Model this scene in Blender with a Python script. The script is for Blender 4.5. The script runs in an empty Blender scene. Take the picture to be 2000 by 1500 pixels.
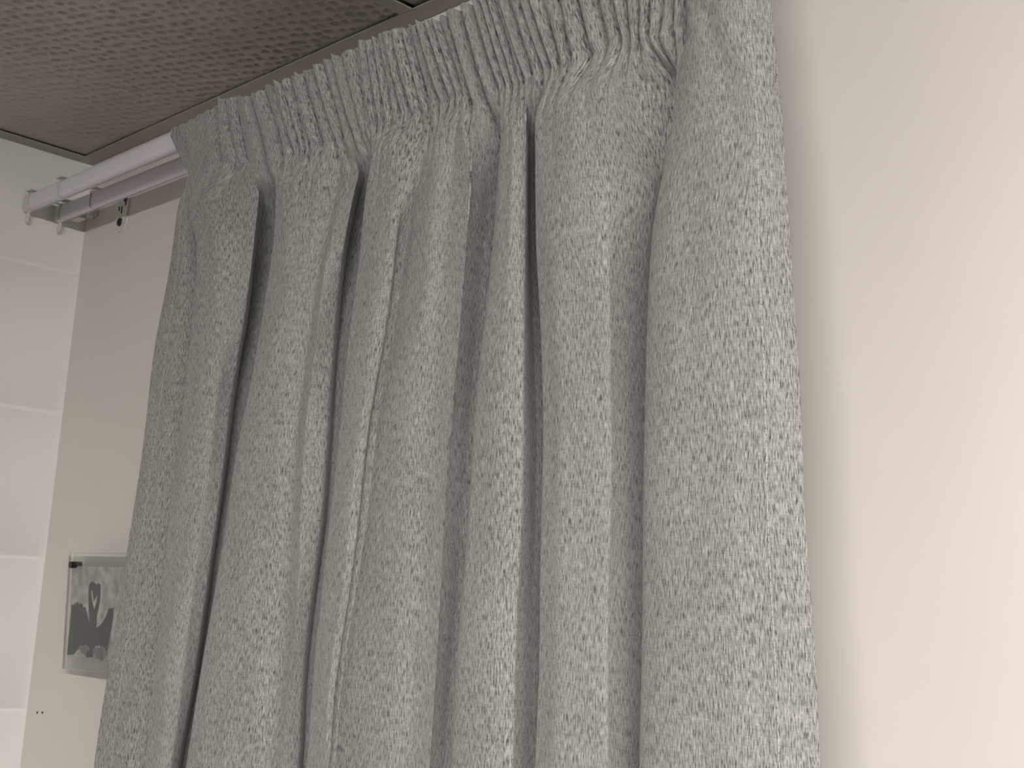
import bpy, bmesh, math, json
import numpy as np
from mathutils import Matrix, Vector
# World: x runs right along the curtained wall, y into that wall (y = 0), z up.
# Heights below are written relative to Z0 (a block joint on the left wall).
Z0 = 2.238
CEIL = 0.162
SC = bpy.context.scene
COL = SC.collection
rng = np.random.RandomState(7)

# ------------------------------------------------------------------ helpers
def mat(name, col=(.8,.8,.8), rough=.5, metal=0.0, **kw):
    m = bpy.data.materials.new(name); m.use_nodes = True
    b = m.node_tree.nodes['Principled BSDF']
    b.inputs['Base Color'].default_value = (*col, 1)
    b.inputs['Roughness'].default_value = rough
    b.inputs['Metallic'].default_value = metal
    for k, v in kw.items(): b.inputs[k].default_value = v
    return m
def nodes(m): return m.node_tree.nodes, m.node_tree.links, m.node_tree.nodes['Principled BSDF']
def obj(name, verts, faces, m, parent=None, smooth=False, bevel=0.0, seg=2):
    me = bpy.data.meshes.new(name)
    me.from_pydata([tuple(v) for v in verts], [], faces)
    bm = bmesh.new(); bm.from_mesh(me)
    bmesh.ops.recalc_face_normals(bm, faces=bm.faces)
    if bevel:
        bmesh.ops.bevel(bm, geom=[e for e in bm.edges], offset=bevel, segments=seg, profile=.5, affect='EDGES')
    bm.to_mesh(me); bm.free()
    o = bpy.data.objects.new(name, me); COL.objects.link(o)
    if m: me.materials.append(m)
    if smooth:
        me.shade_smooth()
    if parent: o.parent = parent
    return o
def from_bm(name, bm, m, parent=None, smooth=False):
    me = bpy.data.meshes.new(name)
    bmesh.ops.recalc_face_normals(bm, faces=bm.faces)
    bm.to_mesh(me); bm.free()
    o = bpy.data.objects.new(name, me); COL.objects.link(o)
    me.materials.append(m)
    if smooth: me.shade_smooth()
    if parent: o.parent = parent
    return o
def empty(name, loc, label, cat, group=None):
    o = bpy.data.objects.new(name, None); COL.objects.link(o)
    o.location = loc; o.empty_display_size = .02
    o['label'] = label; o['category'] = cat
    if group: o['group'] = group
    return o
def bbox(bm, x0, x1, y0, y1, z0, z1, bev=0.0, seg=2):
    vs = [bm.verts.new(p) for p in [(x0,y0,z0),(x1,y0,z0),(x1,y1,z0),(x0,y1,z0),(x0,y0,z1),(x1,y0,z1),(x1,y1,z1),(x0,y1,z1)]]
    fs = [bm.faces.new([vs[i] for i in f]) for f in [(0,3,2,1),(4,5,6,7),(0,1,5,4),(1,2,6,5),(2,3,7,6),(3,0,4,7)]]
    if bev:
        es = list({e for f in fs for e in f.edges})
        bmesh.ops.bevel(bm, geom=es, offset=bev, segments=seg, profile=.5, affect='EDGES')
def cyl(bm, p0, p1, r, n=20, r1=None):
    p0, p1 = Vector(p0), Vector(p1); d = (p1-p0)
    q = d.to_track_quat('Z', 'Y'); r1 = r if r1 is None else r1
    a = [bm.verts.new(p0 + q @ Vector((r*math.cos(t), r*math.sin(t), 0))) for t in [2*math.pi*i/n for i in range(n)]]
    b = [bm.verts.new(p1 + q @ Vector((r1*math.cos(t), r1*math.sin(t), 0))) for t in [2*math.pi*i/n for i in range(n)]]
    for i in range(n): bm.faces.new((a[i], a[(i+1)%n], b[(i+1)%n], b[i]))
    bm.faces.new(a[::-1]); bm.faces.new(b)
def torus(bm, c, R, r, axis='y', n=24, k=10):
    g = []
    for i in range(n):
        t = 2*math.pi*i/n; row = []
        for j in range(k):
            s = 2*math.pi*j/k; rr = R + r*math.cos(s); h = r*math.sin(s)
            p = {'y': (rr*math.cos(t), h, rr*math.sin(t)), 'x': (h, rr*math.cos(t), rr*math.sin(t)), 'z': (rr*math.cos(t), rr*math.sin(t), h)}[axis]
            row.append(bm.verts.new((c[0]+p[0], c[1]+p[1], c[2]+p[2])))
        g.append(row)
    for i in range(n):
        for j in range(k):
            bm.faces.new((g[i][j], g[(i+1)%n][j], g[(i+1)%n][(j+1)%k], g[i][(j+1)%k]))
def structure(o): o['kind'] = 'structure'; return o
def poly_extrude(bm, pts, y_front, y_back):
    """closed outline in x,z given thickness along y; y may be functions of z"""
    yf = y_front if callable(y_front) else (lambda z: y_front)
    yb = y_back if callable(y_back) else (lambda z: y_back)
    a = [bm.verts.new((x, yf(z), z)) for x, z in pts]; b = [bm.verts.new((x, yb(z), z)) for x, z in pts]
    n = len(pts)
    bm.faces.new(a); bm.faces.new(b[::-1])
    for i in range(n): bm.faces.new((a[i], b[i], b[(i+1)%n], a[(i+1)%n]))

# ------------------------------------------------------------------ materials
def noise_bump(m, scale, strength, dist=.001, detail=4):
    N, L, B = nodes(m)
    tc = N.new('ShaderNodeTexCoord'); nz = N.new('ShaderNodeTexNoise'); nz.inputs['Scale'].default_value = scale
    nz.inputs['Detail'].default_value = detail
    bp = N.new('ShaderNodeBump'); bp.inputs['Strength'].default_value = strength; bp.inputs['Distance'].default_value = dist
    L.new(tc.outputs['Object'], nz.inputs['Vector']); L.new(nz.outputs['Fac'], bp.inputs['Height']); L.new(bp.outputs['Normal'], B.inputs['Normal'])
def mottled(name, c1, c2, scale, rough, bs, bstr, bdist=.0008):
    m = mat(name, c1, rough); N, L, B = nodes(m)
    tc = N.new('ShaderNodeTexCoord'); nz = N.new('ShaderNodeTexNoise'); nz.inputs['Scale'].default_value = scale; nz.inputs['Detail'].default_value = 3
    cr = N.new('ShaderNodeValToRGB'); cr.color_ramp.elements[0].color = (*c1, 1); cr.color_ramp.elements[1].color = (*c2, 1)
    cr.color_ramp.elements[0].position = .35; cr.color_ramp.elements[1].position = .65
    L.new(tc.outputs['Object'], nz.inputs['Vector']); L.new(nz.outputs['Fac'], cr.inputs['Fac']); L.new(cr.outputs['Color'], B.inputs['Base Color'])
    n2 = N.new('ShaderNodeTexNoise'); n2.inputs['Scale'].default_value = bs; n2.inputs['Detail'].default_value = 5
    bp = N.new('ShaderNodeBump'); bp.inputs['Strength'].default_value = bstr; bp.inputs['Distance'].default_value = bdist
    L.new(tc.outputs['Object'], n2.inputs['Vector']); L.new(n2.outputs['Fac'], bp.inputs['Height']); L.new(bp.outputs['Normal'], B.inputs['Normal'])
    return m
M_block = mottled('painted_block', (.86,.835,.815), (.88,.86,.84), 4, .55, 90, .35)
M_plaster = mottled('painted_plaster', (.76,.72,.68), (.79,.75,.71), 3, .6, 220, .12, .0004)
M_room = mat('room_paint', (.15,.146,.142), .7)
M_floor = mottled('grey_floor', (.055,.052,.05), (.07,.066,.062), 40, .95, 400, .5)
M_tile = mottled('ceiling_tile', (.42,.39,.345), (.46,.425,.375), 9, .45, 300, .1, .0003)
M_trim = mat('trim_paint', (.38,.36,.31), .5); noise_bump(M_trim, 60, .1)
M_gap = mat('dark_void', (.02,.018,.015), .9)
M_track = mat('white_track', (.80,.78,.83), .4)
M_plastic = mat('white_plastic', (.74,.72,.68), .35)
M_screw = mat('dark_screw', (.05,.05,.045), .4, .8)
M_slot = mat('slot_shadow', (.03,.028,.025), .8)
M_thread = mat('white_thread', (.66,.65,.62), .8)
M_tape = mat('heading_tape', (.80,.78,.74), .85)
M_hook = mat('curtain_hook_white', (.8,.79,.76), .4)
M_acr = mat('clear_acrylic', (.95,.97,.95), .02, 0, **{'Transmission Weight': 1.0, 'IOR': 1.3})
M_black = mat('black_magnet', (.012,.012,.012), .35)
M_dark_print = mottled('dark_print', (.010,.010,.009), (.028,.027,.025), 60, .5, 50, 0)
M_pale_print = mottled('pale_print', (.17,.165,.155), (.30,.29,.275), 60, .5, 50, 0)
M_print = mottled('photo_print', (.42,.415,.40), (.82,.81,.79), 70, .45, 50, 0)

def fabric_material():
    m = mat('heathered_grey_fabric', (.35,.34,.32), .92)
    N, L, B = nodes(m)
    B.inputs['Sheen Weight'].default_value = .12; B.inputs['Sheen Roughness'].default_value = .5
    B.inputs['Specular IOR Level'].default_value = .2
    uv = N.new('ShaderNodeUVMap'); uv.uv_map = 'cloth'
    def noise(sx, sy, detail=2, rough=.5, off=0):
        mp = N.new('ShaderNodeMapping'); mp.inputs['Scale'].default_value = (sx, sy, 1); mp.inputs['Location'].default_value = (off, off*.7, off)
        L.new(uv.outputs['UV'], mp.inputs['Vector'])
        n = N.new('ShaderNodeTexNoise'); n.inputs['Scale'].default_value = 1; n.inputs['Detail'].default_value = detail; n.inputs['Roughness'].default_value = rough
        L.new(mp.outputs['Vector'], n.inputs['Vector']); return n.outputs['Fac']
    def ramp(f, stops):
        r = N.new('ShaderNodeValToRGB'); e = r.color_ramp.elements
        while len(e) < len(stops): e.new(.5)
        for k, (p, c) in enumerate(stops): e[k].position = p; e[k].color = (c, c, c, 1) if not isinstance(c, tuple) else (*c, 1)
        L.new(f, r.inputs['Fac']); return r.outputs['Color']
    def mix(mode, a, b, fac=1.0):
        x = N.new('ShaderNodeMix'); x.data_type = 'RGBA'; x.blend_type = mode
        if isinstance(fac, float): x.inputs[0].default_value = fac
        else: L.new(fac, x.inputs[0])
        L.new(a, x.inputs[6]); L.new(b, x.inputs[7]); return x.outputs[2]
    base = ramp(noise(1300, 115, 3, .65), [(.32, (.18,.180,.170)), (.5, (.36,.357,.338)), (.70, (.56,.555,.53))])
    dark = ramp(noise(1500, 150, 2, .6, 3.1), [(.31, .22), (.50, 1.0), (1, 1.0)])
    pale = ramp(noise(1400, 200, 2, .5, 9.7), [(0, 0.0), (.62, 0.0), (.76, .16)])
    weft = ramp(noise(140, 1100, 2, .5, 5.3), [(.3, .87), (.5, 1.0), (.7, 1.08)])
    slub = ramp(noise(60, 12, 2, .5, 2.2), [(.3, .93), (.7, 1.06)])
    c = mix('MULTIPLY', base, dark); c = mix('ADD', c, pale); c = mix('MULTIPLY', c, weft); c = mix('MULTIPLY', c, slub)
    L.new(c, B.inputs['Base Color'])
    # weave relief
    h = N.new('ShaderNodeMath'); h.operation = 'ADD'
    L.new(noise(1300, 260, 2, .5, 7), h.inputs[0]); L.new(noise(220, 1300, 1, .5, 1), h.inputs[1])
    bp = N.new('ShaderNodeBump'); bp.inputs['Strength'].default_value = .45; bp.inputs['Distance'].default_value = .0006
    L.new(h.outputs[0], bp.inputs['Height']); L.new(bp.outputs['Normal'], B.inputs['Normal'])
    return m
M_fab = fabric_material()

# ------------------------------------------------------------------ setting
ZF = -Z0; RX = 6.946; RY = -6.615
def quadwall(name, x0, x1, y0, y1, z0, z1, m):
    bm = bmesh.new(); bbox(bm, x0, x1, y0, y1, z0+Z0, z1+Z0); return structure(from_bm(name, bm, m))
quadwall('floor', -.15, RX+.15, RY-.15, .15, ZF-.1, ZF, M_floor)
w = quadwall('wall_back', -.15, RX+.15, 0, .12, ZF, CEIL+.12, M_plaster)
quadwall('wall_right', RX, RX+.15, RY-.15, 0, ZF, CEIL+.12, M_room)
quadwall('wall_front', -.15, RX+.15, RY-.15, RY, ZF, CEIL+.12, M_room)
# two small nail holes in the back wall beside the corner
for x, z in ((.033, -.6012), (.0476, -.600)):
    bm = bmesh.new(); cyl(bm, (x, -.0006, z+Z0), (x, .0, z+Z0), .0016, 10)
    from_bm('nail_hole', bm, M_screw, w)

# left wall: painted concrete blocks with raked joints, modelled as one relief
def block_wall():
    course, length, g, dpt = .2, .4, .0032, .0050
    zs = set([ZF, CEIL+.12]); ys = set([0.0, RY])
    zb = [-.2*k + .2 for k in range(0, 13)]
    zl = []
    for z in zb:
        zl += [z-g*1.5, z-g*.6, z, z+g*.6, z+g*1.5]
    zl = sorted({round(z, 5) for z in zl if ZF < z < CEIL+.12} | {ZF, CEIL+.12})
    yl = []
    k = 0
    for i in range(1, 34):
        y = -.2*i - .015
        yl += [y-g*1.5, y-g*.6, y, y+g*.6, y+g*1.5]
    yl = sorted({round(y, 5) for y in yl if y > RY} | {RY, 0.0, -.012, -.006})
    def depth(y, z):
        d = 0
        for b in zb: d = max(d, 1 - abs(z-b)/(g*1.4))
        c = math.floor((z)/.2)
        for i in range(1, 34):
            if (i + c) % 2 == 0: d = max(d, 1 - abs(y+.2*i+.015)/(g*1.4))
        d = max(0, min(1, d)); d = d*d*(3-2*d)
        d *= min(1, max(0, (-y-.004)/.006))      # paint fills the joint ends at the corner
        return -dpt*d
    bm = bmesh.new(); G = [[bm.verts.new((depth(y, z) + (.0018*(1+y/.012) if y > -.012 else 0), y, z+Z0)) for z in zl] for y in yl]
    for i in range(len(yl)-1):
        for j in range(len(zl)-1): bm.faces.new((G[i][j], G[i+1][j], G[i+1][j+1], G[i][j+1]))
    # back side
    c = [bm.verts.new(p) for p in [(-.15, RY, ZF+Z0), (-.15, 0, ZF+Z0), (-.15, 0, CEIL+.12+Z0), (-.15, RY, CEIL+.12+Z0)]]
    bm.faces.new(c)
    o = from_bm('wall_left', bm, M_block, smooth=True)
    return structure(o)
block_wall()

# suspended ceiling: embossed tiles lying on angle trims and tee bars
def ceiling():
    zc = CEIL + .0032
    bm = bmesh.new()
    # main tile: relief grid (the one above the curtain)
    nx, ny = 360, 190
    x0, x1, y0, y1 = .024, .716, -.385, -.021
    X = np.linspace(x0, x1, nx); Y = np.linspace(y0, y1, ny)
    XX, YY = np.meshgrid(X, Y, indexing='ij')
    hgt = np.zeros_like(XX)
    a = math.radians(24); e1 = np.array([math.cos(a), math.sin(a)])*.0142; e2 = np.array([-math.sin(a)*.85, math.cos(a)])*.0148
    r2 = np.random.RandomState(3)
    for i in range(-40, 80):
        for j in range(-60, 40):
            c = np.array([.3, -.2]) + e1*i + e2*j + r2.uniform(-.0028, .0028, 2)
            sc = r2.uniform(.8, 1.25); ax = r2.uniform(.8, 1.15)
            if not (x0-.01 < c[0] < x1+.01 and y0-.01 < c[1] < y1+.01): continue
            ia = np.searchsorted(X, c[0]-.011); ib = np.searchsorted(X, c[0]+.011)
            ja = np.searchsorted(Y, c[1]-.011); jb = np.searchsorted(Y, c[1]+.011)
            dx = XX[ia:ib, ja:jb]-c[0]; dy = YY[ia:ib, ja:jb]-c[1]
            u = (dx*math.cos(.8)+dy*math.sin(.8))/.0054/ax; v = -dx*math.sin(.8)+dy*math.cos(.8)
            v = np.where(v > 0, v/.0019, v/.0046)
            rr = u*u+v*v
            hgt[ia:ib, ja:jb] += sc*np.exp(-rr**1.5)*.0034
    fade = np.clip((XX+.05-YY*.0)/.42, .25, 1)       # the pressing is shallower toward the corner
    Z = zc + hgt*fade
    edge = np.minimum(np.minimum(XX-x0, x1-XX), np.minimum(YY-y0, y1-YY))
    Z = np.where(edge < .004, zc, Z)
    V = [[bm.verts.new((float(XX[i,j]), float(YY[i,j]), float(Z[i,j])+Z0)) for j in range(ny)] for i in range(nx)]
    for i in range(nx-1):
        for j in range(ny-1): bm.faces.new((V[i][j], V[i][j+1], V[i+1][j+1], V[i+1][j]))
    o = from_bm('ceiling', bm, M_tile, smooth=True); structure(o)
    bm = bmesh.new()
    # the remaining tiles as slabs (with openings for the light panels)
    xs = [.024, .716]; ys = [-.021, -.385]
    while xs[-1] < RX-.05: xs += [xs[-1]+.02, min(xs[-1]+.62, RX-.02)]
    while ys[-1] > RY+.05: ys += [ys[-1]-.02, max(ys[-1]-.62, RY+.02)]
    for i in range(0, len(xs), 2):
        for j in range(0, len(ys), 2):
            if (i, j) == (0, 0): continue
            bbox(bm, xs[i], xs[i+1], ys[j+1], ys[j], zc+.0015+Z0, zc+.014+Z0)
    bbox(bm, 0, RX, RY, 0, CEIL+.1+Z0, CEIL+.12+Z0)
    o2 = from_bm('ceiling', bm, M_tile); structure(o2)
    # angle trims along the walls
    def tr(name, parts):
        bm = bmesh.new()
        for p in parts: bbox(bm, *p, .0006, 1)
        o = from_bm(name, bm, M_trim); structure(o)
    t = .0016
    tr('trim_1', [(0, RX, -.0245, 0, CEIL+Z0, CEIL+t+Z0), (0, RX, -.0016, 0, CEIL+Z0, CEIL+.022+Z0)])
    tr('trim_2', [(0, .0265, RY, -.0245, CEIL+Z0, CEIL+t+Z0), (0, .0016, RY, -.0245, CEIL+Z0, CEIL+.022+Z0)])
    n = 3
    for x in [.726+.62*i for i in range(10)]:
        tr('trim_%d' % n, [(x-.010, x+.010, RY+.02, -.0247, CEIL-.0003+Z0, CEIL+t+Z0), (x-.001, x+.001, RY+.02, -.0247, CEIL+Z0, CEIL+.03+Z0)]); n += 1
    for y in [-.395-.62*i for i in range(10)]:
        tr('trim_%d' % n, [(.0267, RX, y-.010, y+.010, CEIL-.0001+Z0, CEIL+t+.0003+Z0)]); n += 1
ceiling()

# ------------------------------------------------------------------ room lights (surface mounted, wraparound diffusers)
M_diff = mat('light_diffuser', (.9,.9,.9), .5)
_b = M_diff.node_tree.nodes['Principled BSDF']; _b.inputs['Emission Color'].default_value = (1, .96, .925, 1); _b.inputs['Emission Strength'].default_value = 122
M_lframe = mat('light_housing', (.75,.74,.72), .4)
for (lx, ly, hl, txt) in [(2.2, -1.65, 0.62, 'long slim white ceiling light, the one nearest the left block wall'), (3.5, -1.65, 0.62, 'long slim white ceiling light, the middle one of the row'), (4.8, -1.65, 0.62, 'long slim white ceiling light, added to brighten the left block wall, the one farthest from it')]:  # farthest light is an unseen extra, added to lift the left block wall
    e = empty('ceiling_light', (lx, ly, CEIL+Z0), txt, 'light', 'long diffused lights on the ceiling')
    w_ = .06
    bm = bmesh.new(); bbox(bm, -hl, hl, -w_-.012, w_+.012, -.012, .001, .002, 1); from_bm('housing', bm, M_lframe, e)
    bm = bmesh.new()
    prof = [(-w_, -.012), (-w_, -.028)] + [(-w_+.018*(1-math.cos(t)), -.028-.018*math.sin(t)) for t in np.linspace(.2, math.pi/2, 6)] 
    prof = prof + [(-p[0], p[1]) for p in prof[::-1]]
    A_ = [bm.verts.new((-hl+.02, p[0], p[1])) for p in prof]; B_ = [bm.verts.new((hl-.02, p[0], p[1])) for p in prof]
    for i in range(len(prof)-1): bm.faces.new((A_[i], A_[i+1], B_[i+1], B_[i]))
    bm.faces.new(A_); bm.faces.new(B_[::-1])
    from_bm('diffuser', bm, M_diff, e)
    for s_ in (-1, 1):
        bm = bmesh.new(); bbox(bm, s_*hl-.012 if s_ < 0 else hl-.018, s_*hl+.018 if s_ < 0 else hl+.012, -w_-.006, w_+.006, -.050, -.0122, .002, 1); from_bm('end_cap', bm, M_lframe, e)

# ------------------------------------------------------------------ curtain tracks
def track_profile(h, d):
    # flattened C: rounded front, slot along the underside
    pts = []
    r = d*.48
    for a in np.linspace(90, 270, 15):
        s = math.sin(math.radians(a)); c = math.cos(math.radians(a))
        pts.append((r*c*1.0, (h/2-r*.9)*np.sign(s)*min(1, abs(s)*3) + r*.9*s))
    pts += [(d*.12, -h/2), (d*.14, -h/2+.002), (d*.26, -h/2+.002), (d*.28, -h/2)]
    pts += [(d*.44, -h/2+.001), (d*.52, -h/2+.004), (d*.52, h/2-.004), (d*.44, h/2-.001)]
    return pts
def extrude_x(bm, prof, x0, x1, yc, zc):
    a = [bm.verts.new((x0, yc+p[0], zc+p[1])) for p in prof]; b = [bm.verts.new((x1, yc+p[0], zc+p[1])) for p in prof]
    n = len(prof)
    for i in range(n): bm.faces.new((a[i], a[(i+1)%n], b[(i+1)%n], b[i]))
    bm.faces.new(a); bm.faces.new(b[::-1])
def make_track(yc, zc, h, d, x1, label, x0=.012):
    e = empty('curtain_track', (x0, yc, zc+Z0), label, 'curtain track')
    bm = bmesh.new(); extrude_x(bm, track_profile(h, d), 0, x1-x0, 0, 0)
    o = from_bm('rail', bm, M_track, e, smooth=True)
    o.modifiers.new('es', 'EDGE_SPLIT').split_angle = math.radians(40)
    # end cap, slightly larger than the rail, domed at its outer end
    bm = bmesh.new()
    P = track_profile(h*1.06, d*1.12); secs = [(.009, 1.0), (-.002, 1.0), (-.006, .93), (-.0085, .78), (-.0095, .5)]
    rows = [[bm.verts.new((x, p[0]*s, p[1]*s)) for p in P] for x, s in secs]
    n = len(P)
    for r in range(len(rows)-1):
        for i in range(n): bm.faces.new((rows[r][i], rows[r][(i+1)%n], rows[r+1][(i+1)%n], rows[r+1][i]))
    bm.faces.new(rows[0]); bm.faces.new(rows[-1][::-1])
    c = from_bm('end_cap', bm, M_plastic, e, smooth=True); c.modifiers.new('es', 'EDGE_SPLIT').split_angle = math.radians(50)
    # end glider with its eyelet
    bm = bmesh.new()
    bbox(bm, -.0035, .0025, -.0012, .0022, -h/2-.0065, -h/2+.001, .0006)
    torus(bm, (-.001, 0, -h/2-.0102), .0033, .0014, 'y')
    from_bm('glider', bm, M_plastic, e, smooth=True)
    return e
T1 = make_track(-.088, .0785, .0245, .014, 1.26, 'front white oval curtain track, the one the grey curtain covers, nearer the room')
T2 = make_track(-.043, .0755, .0235, .012, 1.26, 'rear white oval curtain track, shaded, between the front track and the wall', .014)

# brackets that carry both tracks
def make_bracket(xc, label, corner=False):
    e = empty('track_bracket', (xc, 0, .07+Z0), label, 'bracket', None)
    if not corner:
        bm = bmesh.new(); w = .0155
        pts = [(-w, .026), (w, .026), (w, -.012)] + [(w*math.cos(t), -.012+w*math.sin(t)) for t in np.linspace(0, -math.pi, 13)][1:-1] + [(-w, -.012)]
        poly_extrude(bm, pts, -.0028, 0.0)
        p = from_bm('wall_plate', bm, M_plastic, e)
        for (sx, sz, sh) in ((-.007, .006, .006), (.0005, .003, .010), (.010, .012, .008)):
            bm = bmesh.new(); bbox(bm, sx-.0014, sx+.0014, -.0032, -.0026, sz-sh/2, sz+sh/2); from_bm('slot', bm, M_slot, p)
        bm = bmesh.new(); cyl(bm, (-.001, -.0046, -.014), (-.001, -.0026, -.014), .0052, 20, .0060)
        s = from_bm('screw', bm, M_screw, p)
        bm = bmesh.new(); cyl(bm, (.0085, -.0040, .017), (.0085, -.0026, .017), .004, 18); from_bm('screw', bm, M_screw, p)
    else:
        bm = bmesh.new(); bbox(bm, -.004, .020, -.030, -.018, -.0015, .0008, .0004, 1); bbox(bm, -.004, .020, -.0195, -.018, 0, .010, .0004, 1); bbox(bm, .000, .012, -.020, 0, .008, .0096, .0004, 1); bbox(bm, -.006, .016, -.0025, 0, .008, .028, .0004, 1)
        p = from_bm('wall_plate', bm, M_plastic, e)
    # arm passing over the tracks
    bm = bmesh.new(); bbox(bm, -.008, .008, -.0965, -.001, .0225, .0245, .0005, 1)
    from_bm('arm', bm, M_plastic, e)
    # clips hugging each track
    for yc, h, d, zz in ((-.088, .0245, .014, .0085), (-.043, .0235, .012, .0055)):
        bm = bmesh.new(); w = .0014
        a0 = [(p[0]*1.10, p[1]*1.07+zz) for p in track_profile(h, d)][:15]; a1 = [(p[0]*1.25, p[1]*1.14+zz) for p in track_profile(h, d)][:15]
        prof = a0 + a1[::-1]
        a = [bm.verts.new((-w-.001, yc+q[0], q[1])) for q in prof]; b = [bm.verts.new((w-.001, yc+q[0], q[1])) for q in prof]
        n = len(prof)
        for i in range(n): bm.faces.new((a[i], a[(i+1)%n], b[(i+1)%n], b[i]))
        for i in range(14):
            bm.faces.new((a[i], a[i+1], a[n-2-i], a[n-1-i])); bm.faces.new((b[i], b[i+1], b[n-2-i], b[n-1-i]))
        from_bm('clip', bm, M_plastic, e)
    return e
make_bracket(.112, 'slotted white wall bracket with dark screws below the tracks')
make_bracket(.022, 'small white bracket at the corner beside the block wall', True)

# ------------------------------------------------------------------ acrylic photo block on the wall
ph = empty('photo_block', (.129, 0, -.537+Z0), 'clear acrylic photo block with a dark swan picture, on the wall left of the curtain', 'picture frame')
ph.rotation_euler = (math.radians(3.55), 0, 0)
ax = .129; az = -.537; W, HH = .168, .1445
bm = bmesh.new(); bbox(bm, 0, W, -.0205, -.0125, 0, HH, .0006, 2); from_bm('front_plate', bm, M_acr, ph)
bm = bmesh.new(); bbox(bm, 0, W, -.0098, -.0010, 0, HH, .0006, 2); from_bm('back_plate', bm, M_acr, ph)
# print: pale landscape with dark shapes
bm = bmesh.new(); bbox(bm, .002, W-.003, -.0114, -.0110, .0165, HH-.0165); pr = from_bm('print', bm, M_print, ph)
A = [[135.3, -457.1], [140.0, -458.4], [144.6, -455.1], [147.7, -456.2], [150.5, -452.6], [155.9, -457.0], [159.0, -455.8], [163.1, -455.1], [166.8, -459.5], [172.6, -459.3], [178.0, -468.2], [185.3, -479.2], [187.1, -480.2], [185.1, -471.3], [181.9, -460.2], [178.8, -444.4], [178.7, -433.1], [182.9, -427.9], [188.8, -427.2], [193.2, -430.5], [195.9, -436.6], [198.8, -431.5], [203.3, -428.9], [208.2, -430.7], [209.6, -436.9], [209.3, -450.3], [206.0, -462.7], [201.4, -474.0], [199.1, -484.7], [210.5, -481.4], [221.4, -474.3], [229.6, -465.2], [231.3, -459.6], [243.6, -457.5], [244.2, -469.0], [241.1, -485.6], [236.9, -500.0], [233.8, -512.8], [222.9, -508.5], [215.5, -504.5], [203.8, -505.1], [200.1, -513.1], [199.6, -519.2], [183.0, -520.2], [178.7, -514.3], [170.8, -509.1], [159.0, -512.0], [149.9, -518.2], [131.5, -520.5], [132.8, -511.2], [134.7, -496.2], [135.0, -479.0]]
Hh = [[186.1, -438.6], [189.0, -438.7], [191.5, -446.3], [194.9, -453.0], [198.3, -447.3], [203.2, -442.6], [201.2, -451.7], [196.9, -461.3], [192.8, -455.3], [188.4, -446.4]]
def loc(q): return (q[0]/1000-ax, q[1]/1000-az)
def flat_shape(name, pts, m, yf, parent):
    bm = bmesh.new(); vs = [bm.verts.new((x, yf, z)) for x, z in pts]
    f = bm.faces.new(vs); bmesh.ops.triangulate(bm, faces=[f]); r = bmesh.ops.extrude_face_region(bm, geom=bm.faces[:])
    for v in [g for g in r['geom'] if isinstance(g, bmesh.types.BMVert)]: v.co.y += .0002
    return from_bm(name, bm, m, parent)
flat_shape('swan_silhouette', [loc(q) for q in A], M_dark_print, -.0117, pr)
flat_shape('heart_gap', [loc(q) for q in Hh], M_print, -.0119, pr)
mirror = [(2*.118-p[0], p[1]) for p in [loc(q) for q in A]]
for cx, cz, r in ((.048, .026, .010), (.088, .024, .013)):
    flat_shape('pale_patch', [(cx+r*1.3*math.cos(t)*(1+.2*math.sin(3*t)), cz+r*.6*math.sin(t)*(1+.25*math.cos(5*t))) for t in np.linspace(0, 2*math.pi, 20)[:-1]], M_pale_print, -.0119, pr)
for cx, cz in ((.0125, HH-.0150), (W-.010, HH-.010), (.010, .010), (W-.010, .010)):
    if cz < HH/2: continue
    bm = bmesh.new(); cyl(bm, (cx, -.0238, cz), (cx, -.0006, cz), .0042, 24)
    from_bm('magnet', bm, M_black, ph, smooth=False)

bm = bmesh.new(); cyl(bm, (.120, -.0020, HH-.02), (.120, .0092, HH-.02), .003, 12); from_bm('hanging_pin', bm, M_screw, ph)

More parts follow.
